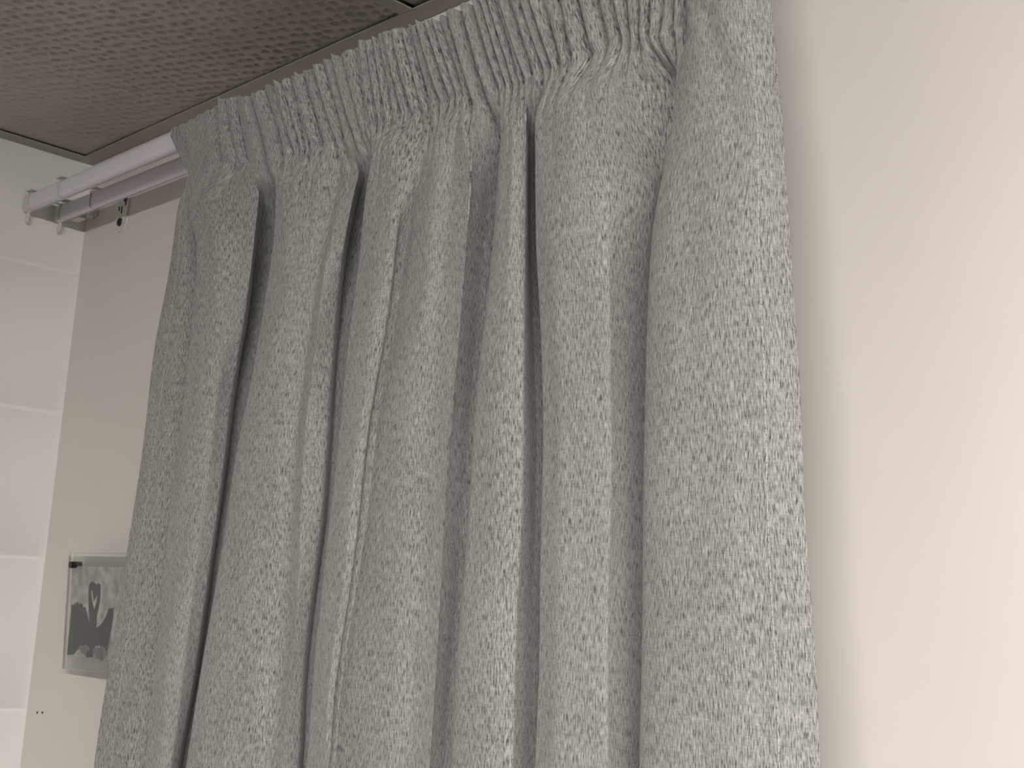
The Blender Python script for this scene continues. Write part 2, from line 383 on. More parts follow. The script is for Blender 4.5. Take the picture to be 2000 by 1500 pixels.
# ------------------------------------------------------------------ curtain
D = json.loads('''{"u": [0.4025, 0.43, 0.453, 0.5112, 0.55, 0.5743, 0.5848, 0.5954, 0.6067, 0.6444, 0.6795, 0.709, 0.7265, 0.737, 0.7476, 0.7582, 0.7687, 0.7948, 0.8382, 0.8487, 0.8593, 0.8698, 0.8915, 0.9078, 0.9235, 0.9341, 0.9446, 0.9628, 0.9733, 0.9839, 0.9945, 1.005, 1.0155, 1.0482, 1.087, 1.1007, 1.115, 1.1474, 1.1748, 1.2044, 1.2243, 1.235], "ZL": [0.03, 0, -0.03, -0.06, -0.09, -0.12, -0.16, -0.2, -0.24, -0.28, -0.32, -0.36, -0.4, -0.44, -0.48, -0.52, -0.56, -0.6, -0.65, -0.7], "rx": [[0.4459, 0.4361, 0.4204, 0.3979, 0.3959, 0.3939, 0.3913, 0.3907, 0.3917, 0.3927, 0.3938, 0.3937, 0.3889, 0.3841, 0.3799, 0.3766, 0.3733, 0.37, 0.3658, 0.3617], [0.4365, 0.4377, 0.4367, 0.4317, 0.4258, 0.4264, 0.4276, 0.4276, 0.4283, 0.4295, 0.4309, 0.4309, 0.4296, 0.4271, 0.4251, 0.4237, 0.4227, 0.4217, 0.4202, 0.4188], [0.4546, 0.4601, 0.4596, 0.4483, 0.4456, 0.4497, 0.4539, 0.4554, 0.457, 0.4594, 0.4612, 0.4626, 0.464, 0.4647, 0.4647, 0.4652, 0.4664, 0.4676, 0.4689, 0.4702], [0.437, 0.4553, 0.4809, 0.5076, 0.5208, 0.5263, 0.5319, 0.5303, 0.5274, 0.5251, 0.5235, 0.5227, 0.5219, 0.5214, 0.5214, 0.5221, 0.5234, 0.5246, 0.5259, 0.5272], [0.4915, 0.5014, 0.5233, 0.5453, 0.5569, 0.5674, 0.5697, 0.5677, 0.5636, 0.5603, 0.5579, 0.5561, 0.5548, 0.5537, 0.5525, 0.5517, 0.551, 0.5502, 0.5491, 0.5481], [0.5579, 0.5633, 0.572, 0.5817, 0.5869, 0.5904, 0.5905, 0.5876, 0.5833, 0.5805, 0.5787, 0.5769, 0.5752, 0.5732, 0.5705, 0.5676, 0.5645, 0.5614, 0.5577, 0.554], [0.6048, 0.6067, 0.6107, 0.6122, 0.6096, 0.6057, 0.5978, 0.5887, 0.5818, 0.5799, 0.5791, 0.5782, 0.5759, 0.5731, 0.5692, 0.5649, 0.5597, 0.5548, 0.5489, 0.5431], [0.6213, 0.6138, 0.5873, 0.5644, 0.554, 0.554, 0.5546, 0.5522, 0.5512, 0.5515, 0.5528, 0.5537, 0.5516, 0.5489, 0.5449, 0.5406, 0.5354, 0.5304, 0.5245, 0.5186], [0.6377, 0.6302, 0.6192, 0.6077, 0.6042, 0.6009, 0.5968, 0.5928, 0.5889, 0.5853, 0.5828, 0.5813, 0.5763, 0.571, 0.5665, 0.5618, 0.5566, 0.5515, 0.5453, 0.5391], [0.6149, 0.6224, 0.6337, 0.6465, 0.6526, 0.6523, 0.6469, 0.64, 0.6332, 0.6266, 0.621, 0.6169, 0.6117, 0.6063, 0.6019, 0.5972, 0.592, 0.5869, 0.5808, 0.5747], [0.6492, 0.6569, 0.6648, 0.6771, 0.6888, 0.6886, 0.6849, 0.6777, 0.6707, 0.6653, 0.661, 0.6577, 0.6545, 0.6512, 0.6484, 0.6447, 0.6408, 0.6371, 0.6326, 0.6282], [0.6931, 0.6979, 0.703, 0.7089, 0.7151, 0.7134, 0.7089, 0.7028, 0.6969, 0.6942, 0.6928, 0.6922, 0.6917, 0.691, 0.6903, 0.6881, 0.6857, 0.6838, 0.6815, 0.6792], [0.7393, 0.7372, 0.7346, 0.7326, 0.7309, 0.7266, 0.7205, 0.716, 0.7114, 0.7116, 0.7129, 0.715, 0.7171, 0.7186, 0.7196, 0.7186, 0.7177, 0.7172, 0.7167, 0.7163], [0.7742, 0.7678, 0.7592, 0.753, 0.7493, 0.746, 0.7406, 0.7373, 0.7346, 0.7328, 0.7348, 0.7367, 0.7391, 0.7415, 0.7419, 0.7415, 0.7415, 0.7419, 0.7423, 0.7428], [0.7934, 0.7862, 0.7776, 0.7712, 0.765, 0.7553, 0.7424, 0.7374, 0.7402, 0.7446, 0.7468, 0.7477, 0.7443, 0.7415, 0.7404, 0.7407, 0.7419, 0.7425, 0.7429, 0.7434], [0.8019, 0.7943, 0.7602, 0.734, 0.7246, 0.7202, 0.7198, 0.7224, 0.7266, 0.7321, 0.7352, 0.737, 0.7336, 0.7309, 0.7297, 0.73, 0.7312, 0.7317, 0.7321, 0.7325], [0.7966, 0.7891, 0.7808, 0.7571, 0.7541, 0.7545, 0.7546, 0.7544, 0.7547, 0.7549, 0.7545, 0.7541, 0.7537, 0.7523, 0.7488, 0.7485, 0.7501, 0.7504, 0.7501, 0.7498], [0.7958, 0.7957, 0.7956, 0.7939, 0.7931, 0.7957, 0.7956, 0.7928, 0.7907, 0.7886, 0.7861, 0.7847, 0.7834, 0.7814, 0.7779, 0.7778, 0.7795, 0.7796, 0.7792, 0.7788], [0.8268, 0.8308, 0.8348, 0.839, 0.8469, 0.8488, 0.8496, 0.8397, 0.8349, 0.8307, 0.8257, 0.8237, 0.8216, 0.8187, 0.8138, 0.8137, 0.8156, 0.815, 0.814, 0.8129], [0.8489, 0.8509, 0.8528, 0.8543, 0.855, 0.8553, 0.8527, 0.8469, 0.8409, 0.8354, 0.8316, 0.8287, 0.8257, 0.8222, 0.8176, 0.815, 0.8153, 0.8129, 0.8098, 0.8068], [0.892, 0.8845, 0.8702, 0.8613, 0.8575, 0.8511, 0.8482, 0.8457, 0.8381, 0.8317, 0.8281, 0.8257, 0.8218, 0.8174, 0.8123, 0.8079, 0.8078, 0.8052, 0.8014, 0.7977], [0.8994, 0.8919, 0.8759, 0.8635, 0.8572, 0.849, 0.8471, 0.8452, 0.8379, 0.832, 0.829, 0.8268, 0.823, 0.8186, 0.8135, 0.8091, 0.8089, 0.8062, 0.8024, 0.7986], [0.8794, 0.8828, 0.8862, 0.8922, 0.8955, 0.8956, 0.8929, 0.8892, 0.8854, 0.8817, 0.8795, 0.8795, 0.8797, 0.8802, 0.8811, 0.882, 0.8829, 0.8838, 0.8849, 0.886], [0.8947, 0.8979, 0.9012, 0.9061, 0.9086, 0.9109, 0.9135, 0.9139, 0.9129, 0.9114, 0.9119, 0.9115, 0.911, 0.9105, 0.91, 0.9105, 0.911, 0.9112, 0.9114, 0.9116], [0.92, 0.9236, 0.9272, 0.9323, 0.9369, 0.938, 0.9392, 0.9381, 0.9365, 0.9346, 0.9339, 0.9341, 0.9343, 0.9343, 0.9342, 0.9347, 0.9351, 0.9353, 0.9355, 0.9358], [0.948, 0.944, 0.9399, 0.9346, 0.9292, 0.9286, 0.9278, 0.9271, 0.9264, 0.9263, 0.928, 0.9276, 0.9271, 0.9267, 0.9265, 0.9268, 0.927, 0.9271, 0.9272, 0.9273], [0.9599, 0.9536, 0.9472, 0.9381, 0.93, 0.9295, 0.9293, 0.9291, 0.9289, 0.9295, 0.9316, 0.9313, 0.931, 0.9307, 0.9304, 0.9306, 0.9308, 0.9307, 0.9307, 0.9307], [0.9629, 0.9651, 0.9673, 0.9699, 0.9728, 0.9745, 0.9733, 0.9708, 0.9682, 0.9659, 0.9657, 0.9647, 0.9635, 0.9626, 0.9623, 0.9626, 0.9628, 0.9628, 0.9628, 0.9628], [0.9631, 0.9706, 0.9789, 0.9868, 0.9928, 0.9964, 0.9979, 0.9979, 0.9976, 0.9972, 0.9974, 0.9973, 0.9971, 0.9972, 0.9976, 0.9981, 0.9986, 0.999, 0.9995, 1.0001], [0.9778, 0.9834, 0.9893, 0.9952, 1.0, 1.0034, 1.0067, 1.0101, 1.0129, 1.0149, 1.017, 1.0184, 1.0193, 1.0203, 1.0213, 1.0222, 1.0231, 1.0241, 1.0252, 1.0264], [0.9852, 0.9836, 0.9809, 0.9756, 0.9771, 0.9798, 0.9857, 0.9931, 0.9985, 1.0035, 1.0084, 1.0109, 1.0132, 1.0151, 1.0166, 1.0178, 1.0189, 1.0201, 1.0217, 1.0233], [0.9972, 0.9923, 0.9852, 0.9722, 0.9748, 0.9774, 0.9838, 0.9918, 0.9975, 1.0029, 1.0083, 1.0109, 1.0134, 1.0153, 1.0167, 1.0178, 1.0188, 1.02, 1.0215, 1.023], [0.9881, 0.9943, 1.0005, 1.0079, 1.0145, 1.0182, 1.0234, 1.0292, 1.0337, 1.037, 1.0403, 1.0423, 1.0439, 1.0455, 1.0469, 1.048, 1.0491, 1.0503, 1.0519, 1.0534], [1.0168, 1.0243, 1.0324, 1.042, 1.0505, 1.0578, 1.0618, 1.0662, 1.07, 1.0723, 1.0743, 1.0758, 1.0772, 1.0787, 1.0803, 1.0817, 1.0831, 1.0846, 1.0865, 1.0883], [1.0654, 1.0708, 1.0761, 1.0815, 1.0869, 1.0923, 1.0981, 1.1022, 1.1056, 1.1073, 1.1091, 1.1104, 1.1116, 1.1128, 1.1147, 1.1165, 1.1183, 1.12, 1.1222, 1.1244], [1.0944, 1.0964, 1.0969, 1.0975, 1.101, 1.11, 1.1041, 1.1013, 1.1022, 1.1049, 1.1077, 1.1095, 1.111, 1.1125, 1.114, 1.1154, 1.1169, 1.1184, 1.1202, 1.122], [1.1533, 1.1458, 1.1306, 1.1189, 1.1125, 1.1067, 1.1018, 1.1018, 1.1032, 1.1063, 1.1094, 1.1111, 1.1125, 1.1139, 1.1153, 1.1167, 1.1181, 1.1195, 1.1212, 1.123], [1.1412, 1.1441, 1.1469, 1.1494, 1.1531, 1.15, 1.1421, 1.1385, 1.1373, 1.1381, 1.1392, 1.14, 1.1408, 1.1419, 1.1433, 1.1447, 1.1461, 1.1474, 1.1491, 1.1508], [1.1668, 1.1688, 1.1708, 1.1727, 1.178, 1.1804, 1.1757, 1.1716, 1.1707, 1.1713, 1.1723, 1.1731, 1.1743, 1.1761, 1.1779, 1.1797, 1.1815, 1.1833, 1.1855, 1.1877], [1.1914, 1.1945, 1.1976, 1.2007, 1.2056, 1.2111, 1.2099, 1.2078, 1.2081, 1.2096, 1.2111, 1.2123, 1.2142, 1.2169, 1.2192, 1.2216, 1.2241, 1.2265, 1.2296, 1.2327], [1.2083, 1.2121, 1.2159, 1.2198, 1.2246, 1.2302, 1.2323, 1.2328, 1.2347, 1.2373, 1.2396, 1.2416, 1.2441, 1.2475, 1.2503, 1.2533, 1.2563, 1.2594, 1.2632, 1.267], [1.2178, 1.2221, 1.2261, 1.2302, 1.2349, 1.2398, 1.244, 1.2468, 1.25, 1.2539, 1.257, 1.2597, 1.2624, 1.2667, 1.2698, 1.2734, 1.277, 1.2806, 1.2852, 1.2897]], "ry": [[-0.1, -0.098, -0.091, -0.0797, -0.0804, -0.0812, -0.0822, -0.0833, -0.0847, -0.086, -0.0874, -0.0885, -0.0886, -0.0886, -0.0887, -0.0887, -0.0887, -0.0887, -0.0887, -0.0887], [-0.1, -0.095, -0.0877, -0.0827, -0.0783, -0.0789, -0.0801, -0.0816, -0.083, -0.0844, -0.0859, -0.0868, -0.0873, -0.0873, -0.0873, -0.0873, -0.0873, -0.0873, -0.0873, -0.0873], [-0.1, -0.0965, -0.081, -0.0652, -0.0626, -0.0636, -0.0653, -0.0674, -0.0696, -0.0718, -0.0733, -0.0744, -0.0755, -0.0761, -0.0761, -0.0761, -0.0761, -0.0761, -0.0761, -0.0761], [-0.1, -0.1016, -0.1053, -0.1102, -0.1147, -0.1166, -0.118, -0.1178, -0.1174, -0.1169, -0.1166, -0.1163, -0.1161, -0.116, -0.116, -0.116, -0.116, -0.116, -0.116, -0.116], [-0.1, -0.1016, -0.1073, -0.113, -0.1176, -0.1222, -0.1227, -0.1223, -0.1216, -0.1209, -0.1202, -0.1197, -0.1195, -0.1195, -0.1195, -0.1195, -0.1195, -0.1195, -0.1195, -0.1195], [-0.1004, -0.1009, -0.1034, -0.1065, -0.1089, -0.1112, -0.1117, -0.1117, -0.1115, -0.1114, -0.1112, -0.1111, -0.1111, -0.1111, -0.1111, -0.1111, -0.1111, -0.1111, -0.1111, -0.1111], [-0.1002, -0.1004, -0.1028, -0.1054, -0.1058, -0.105, -0.1013, -0.0986, -0.0973, -0.0979, -0.0986, -0.0991, -0.0992, -0.0992, -0.0992, -0.0992, -0.0992, -0.0992, -0.0992, -0.0992], [-0.0995, -0.0995, -0.0829, -0.0706, -0.0662, -0.0672, -0.069, -0.071, -0.0729, -0.0749, -0.0769, -0.0786, -0.0788, -0.0789, -0.0789, -0.0789, -0.0789, -0.0789, -0.0789, -0.0789], [-0.0973, -0.0973, -0.0855, -0.071, -0.0707, -0.0709, -0.0727, -0.0745, -0.0763, -0.0781, -0.0798, -0.0814, -0.0817, -0.0817, -0.0817, -0.0817, -0.0817, -0.0817, -0.0817, -0.0817], [-0.101, -0.101, -0.1028, -0.1054, -0.1075, -0.1093, -0.1098, -0.1099, -0.1098, -0.1098, -0.1097, -0.1097, -0.1097, -0.1097, -0.1097, -0.1097, -0.1097, -0.1097, -0.1097, -0.1097], [-0.1, -0.1027, -0.1055, -0.1106, -0.1155, -0.1179, -0.1192, -0.1187, -0.1182, -0.1177, -0.1172, -0.1169, -0.1167, -0.1167, -0.1167, -0.1167, -0.1167, -0.1167, -0.1167, -0.1167], [-0.1, -0.1016, -0.1041, -0.1074, -0.1109, -0.1126, -0.1137, -0.1134, -0.1132, -0.113, -0.1127, -0.1126, -0.1125, -0.1125, -0.1125, -0.1125, -0.1125, -0.1125, -0.1125, -0.1125], [-0.1002, -0.1002, -0.1006, -0.101, -0.1015, -0.102, -0.1025, -0.1028, -0.1031, -0.1035, -0.1037, -0.1039, -0.1041, -0.1041, -0.1041, -0.1041, -0.1041, -0.1041, -0.1041, -0.1041], [-0.1004, -0.1004, -0.1028, -0.1053, -0.1077, -0.1094, -0.1099, -0.1099, -0.1098, -0.1098, -0.1097, -0.1097, -0.1097, -0.1097, -0.1097, -0.1097, -0.1097, -0.1097, -0.1097, -0.1097], [-0.1002, -0.1003, -0.1022, -0.1043, -0.1044, -0.1017, -0.0957, -0.0922, -0.0931, -0.0939, -0.0948, -0.0957, -0.0957, -0.0957, -0.0957, -0.0957, -0.0957, -0.0957, -0.0957, -0.0957], [-0.0996, -0.0995, -0.0849, -0.0725, -0.07, -0.071, -0.0727, -0.0745, -0.0763, -0.0781, -0.0799, -0.0816, -0.0817, -0.0817, -0.0817, -0.0817, -0.0817, -0.0817, -0.0817, -0.0817], [-0.0879, -0.0879, -0.0873, -0.0756, -0.0743, -0.0748, -0.0764, -0.078, -0.0797, -0.0813, -0.0827, -0.0834, -0.084, -0.0845, -0.0845, -0.0845, -0.0845, -0.0845, -0.0845, -0.0845], [-0.1043, -0.1043, -0.1043, -0.1069, -0.1099, -0.1119, -0.1127, -0.1125, -0.1124, -0.1122, -0.112, -0.1119, -0.1119, -0.1118, -0.1118, -0.1118, -0.1118, -0.1118, -0.1118, -0.1118], [-0.1137, -0.1137, -0.1137, -0.114, -0.1201, -0.1226, -0.1247, -0.124, -0.1233, -0.1225, -0.1217, -0.1214, -0.1211, -0.1209, -0.1209, -0.1209, -0.1209, -0.1209, -0.1209, -0.1209], [-0.1, -0.1022, -0.1053, -0.1102, -0.1143, -0.1178, -0.1182, -0.1178, -0.1174, -0.1169, -0.1165, -0.1161, -0.116, -0.116, -0.116, -0.116, -0.116, -0.116, -0.116, -0.116], [-0.1016, -0.1016, -0.1036, -0.107, -0.1099, -0.112, -0.1119, -0.1117, -0.1115, -0.1114, -0.1112, -0.1112, -0.1111, -0.1111, -0.1111, -0.1111, -0.1111, -0.1111, -0.1111, -0.1111], [-0.1005, -0.1005, -0.1011, -0.1022, -0.1031, -0.1039, -0.1042, -0.1046, -0.1048, -0.105, -0.1053, -0.1054, -0.1055, -0.1055, -0.1055, -0.1055, -0.1055, -0.1055, -0.1055, -0.1055], [-0.1052, -0.1052, -0.1052, -0.1091, -0.1127, -0.1154, -0.1163, -0.116, -0.1157, -0.1153, -0.115, -0.1148, -0.1147, -0.1146, -0.1146, -0.1146, -0.1146, -0.1146, -0.1146, -0.1146], [-0.1033, -0.1033, -0.1033, -0.1053, -0.1075, -0.1093, -0.1098, -0.1099, -0.1098, -0.1098, -0.1097, -0.1097, -0.1097, -0.1097, -0.1097, -0.1097, -0.1097, -0.1097, -0.1097, -0.1097], [-0.105, -0.105, -0.105, -0.1075, -0.1106, -0.112, -0.1137, -0.1134, -0.1132, -0.113, -0.1127, -0.1126, -0.1126, -0.1125, -0.1125, -0.1125, -0.1125, -0.1125, -0.1125, -0.1125], [-0.0883, -0.0883, -0.0883, -0.0844, -0.08, -0.0807, -0.082, -0.0833, -0.0847, -0.086, -0.0874, -0.0879, -0.0884, -0.0887, -0.0887, -0.0887, -0.0887, -0.0887, -0.0887, -0.0887], [-0.0811, -0.0811, -0.0811, -0.0739, -0.0671, -0.068, -0.0699, -0.0718, -0.0738, -0.0757, -0.0776, -0.0784, -0.0792, -0.0796, -0.0796, -0.0796, -0.0796, -0.0796, -0.0796, -0.0796], [-0.1064, -0.1064, -0.1064, -0.1079, -0.1113, -0.1138, -0.1146, -0.1143, -0.114, -0.1138, -0.1135, -0.1134, -0.1133, -0.1132, -0.1132, -0.1132, -0.1132, -0.1132, -0.1132, -0.1132], [-0.1014, -0.1014, -0.1065, -0.1123, -0.1176, -0.1208, -0.122, -0.1214, -0.1207, -0.1201, -0.1194, -0.1189, -0.1188, -0.1188, -0.1188, -0.1188, -0.1188, -0.1188, -0.1188, -0.1188], [-0.1011, -0.1011, -0.1037, -0.107, -0.11, -0.1118, -0.1127, -0.1125, -0.1124, -0.1122, -0.112, -0.1118, -0.1118, -0.1118, -0.1118, -0.1118, -0.1118, -0.1118, -0.1118, -0.1118], [-0.0935, -0.0935, -0.0909, -0.0815, -0.0804, -0.0809, -0.082, -0.0833, -0.0847, -0.086, -0.0874, -0.0879, -0.0884, -0.0887, -0.0887, -0.0887, -0.0887, -0.0887, -0.0887, -0.0887], [-0.0889, -0.0889, -0.0841, -0.0665, -0.067, -0.0674, -0.069, -0.071, -0.0729, -0.0749, -0.0769, -0.0777, -0.0785, -0.0789, -0.0789, -0.0789, -0.0789, -0.0789, -0.0789, -0.0789], [-0.1044, -0.1044, -0.1044, -0.1085, -0.1121, -0.1137, -0.1155, -0.1152, -0.1149, -0.1145, -0.1142, -0.1141, -0.114, -0.1139, -0.1139, -0.1139, -0.1139, -0.1139, -0.1139, -0.1139], [-0.1057, -0.1057, -0.108, -0.1156, -0.1218, -0.1269, -0.1276, -0.1267, -0.1258, -0.1248, -0.1239, -0.1232, -0.123, -0.123, -0.123, -0.123, -0.123, -0.123, -0.123, -0.123], [-0.1087, -0.1087, -0.1087, -0.11, -0.1134, -0.1168, -0.1192, -0.1187, -0.1182, -0.1177, -0.1172, -0.117, -0.1168, -0.1167, -0.1167, -0.1167, -0.1167, -0.1167, -0.1167, -0.1167], [-0.1008, -0.1008, -0.097, -0.0881, -0.079, -0.0802, -0.0784, -0.0798, -0.0813, -0.0829, -0.0844, -0.0851, -0.0856, -0.0859, -0.0859, -0.0859, -0.0859, -0.0859, -0.0859, -0.0859], [-0.0964, -0.0964, -0.0815, -0.0673, -0.0644, -0.065, -0.0671, -0.0692, -0.0713, -0.0733, -0.0754, -0.0764, -0.0772, -0.0775, -0.0775, -0.0775, -0.0775, -0.0775, -0.0775, -0.0775], [-0.1022, -0.1022, -0.1051, -0.1097, -0.114, -0.1163, -0.1174, -0.117, -0.1165, -0.1161, -0.1157, -0.1155, -0.1154, -0.1153, -0.1153, -0.1153, -0.1153, -0.1153, -0.1153, -0.1153], [-0.1179, -0.1179, -0.1179, -0.1179, -0.1236, -0.1283, -0.1295, -0.1285, -0.1274, -0.1264, -0.1254, -0.1245, -0.1244, -0.1244, -0.1244, -0.1244, -0.1244, -0.1244, -0.1244, -0.1244], [-0.1216, -0.1216, -0.1216, -0.1216, -0.125, -0.1305, -0.1313, -0.1302, -0.1291, -0.128, -0.1269, -0.1259, -0.1258, -0.1258, -0.1258, -0.1258, -0.1258, -0.1258, -0.1258, -0.1258], [-0.1164, -0.1164, -0.1164, -0.1164, -0.1183, -0.1223, -0.123, -0.1223, -0.1216, -0.1209, -0.1202, -0.1196, -0.1195, -0.1195, -0.1195, -0.1195, -0.1195, -0.1195, -0.1195, -0.1195], [-0.1013, -0.1013, -0.1022, -0.1043, -0.1062, -0.1076, -0.108, -0.1081, -0.1082, -0.1082, -0.1083, -0.1083, -0.1083, -0.1083, -0.1083, -0.1083, -0.1083, -0.1083, -0.1083, -0.1083]], "hc": [[0.5358, 0.521, 0.01], [0.5479, 0.5535, 0.006], [0.5661, 0.5688, 0.004], [0.5934, 0.6056, 0.009], [0.6171, 0.6376, 0.009], [0.6397, 0.6602, 0.01], [0.6518, 0.6714, 0.009], [0.6647, 0.6786, 0.005], [0.678, 0.6896, 0.013], [0.6858, 0.7046, 0.007], [0.7074, 0.7279, 0.012], [0.7181, 0.7386, 0.006], [0.7349, 0.7554, 0.011], [0.7482, 0.7661, 0.004], [0.7681, 0.7741, 0.004], [0.78, 0.7838, 0.013], [0.7883, 0.7927, 0.009], [0.7955, 0.8018, 0.006], [0.8026, 0.8123, 0.008], [0.8121, 0.8262, 0.01], [0.8246, 0.8383, 0.01], [0.8373, 0.8523, 0.005], [0.8453, 0.8633, 0.006], [0.8603, 0.8808, 0.013], [0.8707, 0.8912, 0.01], [0.8791, 0.8996, 0.009], [0.8876, 0.9081, 0.004], [0.8992, 0.9197, 0.013], [0.9168, 0.9373, 0.014], [0.9348, 0.9553, 0.011], [0.9419, 0.9624, 0.01], [0.9491, 0.9696, 0.01], [0.9561, 0.9766, 0.007], [0.9632, 0.9837, 0.01], [0.971, 0.9915, 0.006], [0.9855, 1.006, 0.013], [0.9927, 1.0132, 0.01], [1.0045, 1.021, 0.006], [1.0286, 1.034, 0.012], [1.0418, 1.0531, 0.009], [1.0591, 1.0709, 0.006], [1.0793, 1.089, 0.013], [1.0976, 1.0962, 0.009], [1.1178, 1.1032, 0.006], [1.1254, 1.1128, 0.006], [1.1431, 1.123, 0.008], [1.1503, 1.1365, 0.011], [1.1661, 1.1456, 0.005]], "zt": [[0.4139, 0.074], [0.4512, 0.0711], [0.5035, 0.0761], [0.5359, 0.0831], [0.6076, 0.0707], [0.6437, 0.0739], [0.6962, 0.0714], [0.7293, 0.0717], [0.749, 0.075], [0.7768, 0.0721], [0.7918, 0.0744], [0.8214, 0.0756], [0.8504, 0.0728], [0.8749, 0.0711], [0.8989, 0.0675], [0.9219, 0.0659], [0.9346, 0.0666]], "zb": [[0.4536, 0.0261], [0.5271, 0.0236], [0.6053, 0.0062], [0.6728, 0.0019], [0.729, -0.0006], [0.7658, -0.0041], [0.7833, 0.0028], [0.8266, -0.0004], [0.8826, -0.0039], [0.8988, 0.0004], [0.9324, -0.0154], [0.9627, -0.0087], [0.9924, -0.0086], [1.0346, -0.005], [1.0901, -0.0054], [1.1352, -0.0131]]}''')
def pchip(x, Y, xq):
    """monotone cubic along the last axis; x strictly increasing, Y (..., n)"""
    h = np.diff(x); d = np.diff(Y, axis=-1)/h
    m = np.zeros_like(Y)
    w1 = 2*h[1:]+h[:-1]; w2 = h[1:]+2*h[:-1]
    a, b = d[..., :-1], d[..., 1:]
    ok = (a*b) > 0
    with np.errstate(divide='ignore', invalid='ignore'):
        hm = (w1+w2)/(w1/np.where(ok, a, 1)+w2/np.where(ok, b, 1))
    m[..., 1:-1] = np.where(ok, hm, 0); m[..., 0] = d[..., 0]; m[..., -1] = d[..., -1]
    k = np.clip(np.searchsorted(x, xq)-1, 0, len(x)-2); t = (xq-x[k])/h[k]
    h00 = 2*t**3-3*t**2+1; h10 = t**3-2*t**2+t; h01 = -2*t**3+3*t**2; h11 = t**3-t**2
    return h00*Y[..., k]+h10*h[k]*m[..., k]+h01*Y[..., k+1]+h11*h[k]*m[..., k+1]
def sstep(t): t = np.clip(t, 0, 1); return t*t*(3-2*t)
u_r = np.array(D['u']); ZL = np.array(D['ZL'])[::-1]
RXr = np.array(D['rx'])[:, ::-1]; RYr = np.array(D['ry'])[:, ::-1]
NC = 1900
u = np.linspace(u_r[0], u_r[-1], NC)
# rows: header t in 0..1, then drop s below the tape
NH = 64
drop = np.concatenate([np.arange(1, 40)*.0015, .06+np.arange(0, 200)*.0032, .70+np.arange(1, 22)*.062])
zt = np.interp(u, [a for a, _ in D['zt']], [b for _, b in D['zt']])
zt = np.where(u > 1.15, .064, zt)
kern = np.exp(-np.linspace(-2, 2, 41)**2); kern /= kern.sum()
def sm1(a, k=kern):
    p = len(k)//2; return np.convolve(np.pad(a, p, mode='edge'), k, mode='valid')
zbt = np.interp(u, [a for a, _ in D['zb']], [b for _, b in D['zb']])
kb = np.exp(-np.linspace(-2, 2, 81)**2); kb /= kb.sum()
zbt = sm1(zbt, kb); zt = sm1(zt)+.0015
# header creases
hc = np.array(D['hc'])
ub = np.concatenate([[u_r[0]], hc[:, 1], [u_r[-1]]])
xt = np.concatenate([[.4196], hc[:, 0], [1.226]]); xb = np.concatenate([[.4400], hc[:, 1], [1.2255]])
dep = np.concatenate([[0.0], hc[:, 2], [0.0]])
HXt = pchip(ub, xt, u); HXb = pchip(ub, xb, u)
k = np.clip(np.searchsorted(ub, u)-1, 0, len(ub)-2); s = (u-ub[k])/(ub[k+1]-ub[k])
wid = ub[k+1]-ub[k]
d_ = dep[k]*(1-s)+dep[k+1]*s
d_ = np.where(d_ > .0105, d_*1.75, d_*1.35); d_ = np.minimum(d_, wid*1.9+.002)
gather = (.6*np.abs(2*s-1)**5 + .4*np.abs(2*s-1)**2.0)*d_*1.5 - d_*.3          # + = deeper (toward the wall)
fade_r = 1-sstep((u-1.145)/.03)
stp = ub[(dep >= .0095)]
stp = np.array([stp[0]] + [b for a, b in zip(stp[:-1], stp[1:]) if b-a > .012])
kk = np.clip(np.searchsorted(stp, u)-1, 0, len(stp)-2); sw = np.clip((u-stp[kk])/(stp[kk+1]-stp[kk]), 0, 1)
wob = np.where((u > stp[0]) & (u < stp[-1]), (sw-.5)*.010, 0)
wob = np.convolve(np.pad(wob, 2, mode='edge'), np.ones(5)/5, mode='valid')
def body(z):
    """z: array (rows, NC) -> x, y arrays"""
    x = np.empty_like(z); y = np.empty_like(z)
    return x, y
# body sampled on a fine z table, smoothed, then looked up per vertex
zf = np.arange(-.72, .0601, .004)
def table(A):
    T = np.array([np.interp(zf, ZL, a) for a in A])
    g = np.exp(-np.linspace(-2, 2, 13)**2); g /= g.sum()
    return np.array([sm1(t, g) for t in T])           # ribs x zf
TX, TY = table(RXr), table(RYr)
TXu = pchip(u_r, TX.T, u); TYu = pchip(u_r, TY.T, u)   # zf x NC
def look(T, z):
    q = np.clip((z-zf[0])/(zf[1]-zf[0]), 0, len(zf)-1.001); i = q.astype(int); f = q-i
    c = np.broadcast_to(np.arange(NC), z.shape)
    return T[i, c]*(1-f)+T[i+1, c]*f
rows_x, rows_y, rows_z, rows_v = [], [], [], []
rs = np.random.RandomState(5)
for r in range(NH):
    t = r/(NH-1.0)
    z = zt*(1-t)+zbt*t
    x = HXt*(1-t)+HXb*t
    yb_ = -.1185*(1-t)**1.0 + -.1000*t
    lump = wob*(.55+.45*t)*(1-t**4)
    amp = .62+.48*t
    y = yb_ + lump*fade_r + gather*amp*fade_r
    bx, by = look(TXu, z[None])[0], look(TYu, z[None])[0]
    q = sstep((u-1.14)/.03)                      # the wide end panel is not gathered
    x = x*(1-q)+bx*q; y = y*(1-q)+(by)*q
    # left end curls back a little
    y = y + .010*np.exp(-((u-u_r[0])/.012)**2)
    z = z + .0012*np.sin(u*400)*(1-t)
    rows_x.append(x); rows_y.append(y); rows_z.append(z); rows_v.append(zt*0-(r*(.075/(NH-1))))
hx, hy = rows_x[-1].copy(), rows_y[-1].copy()
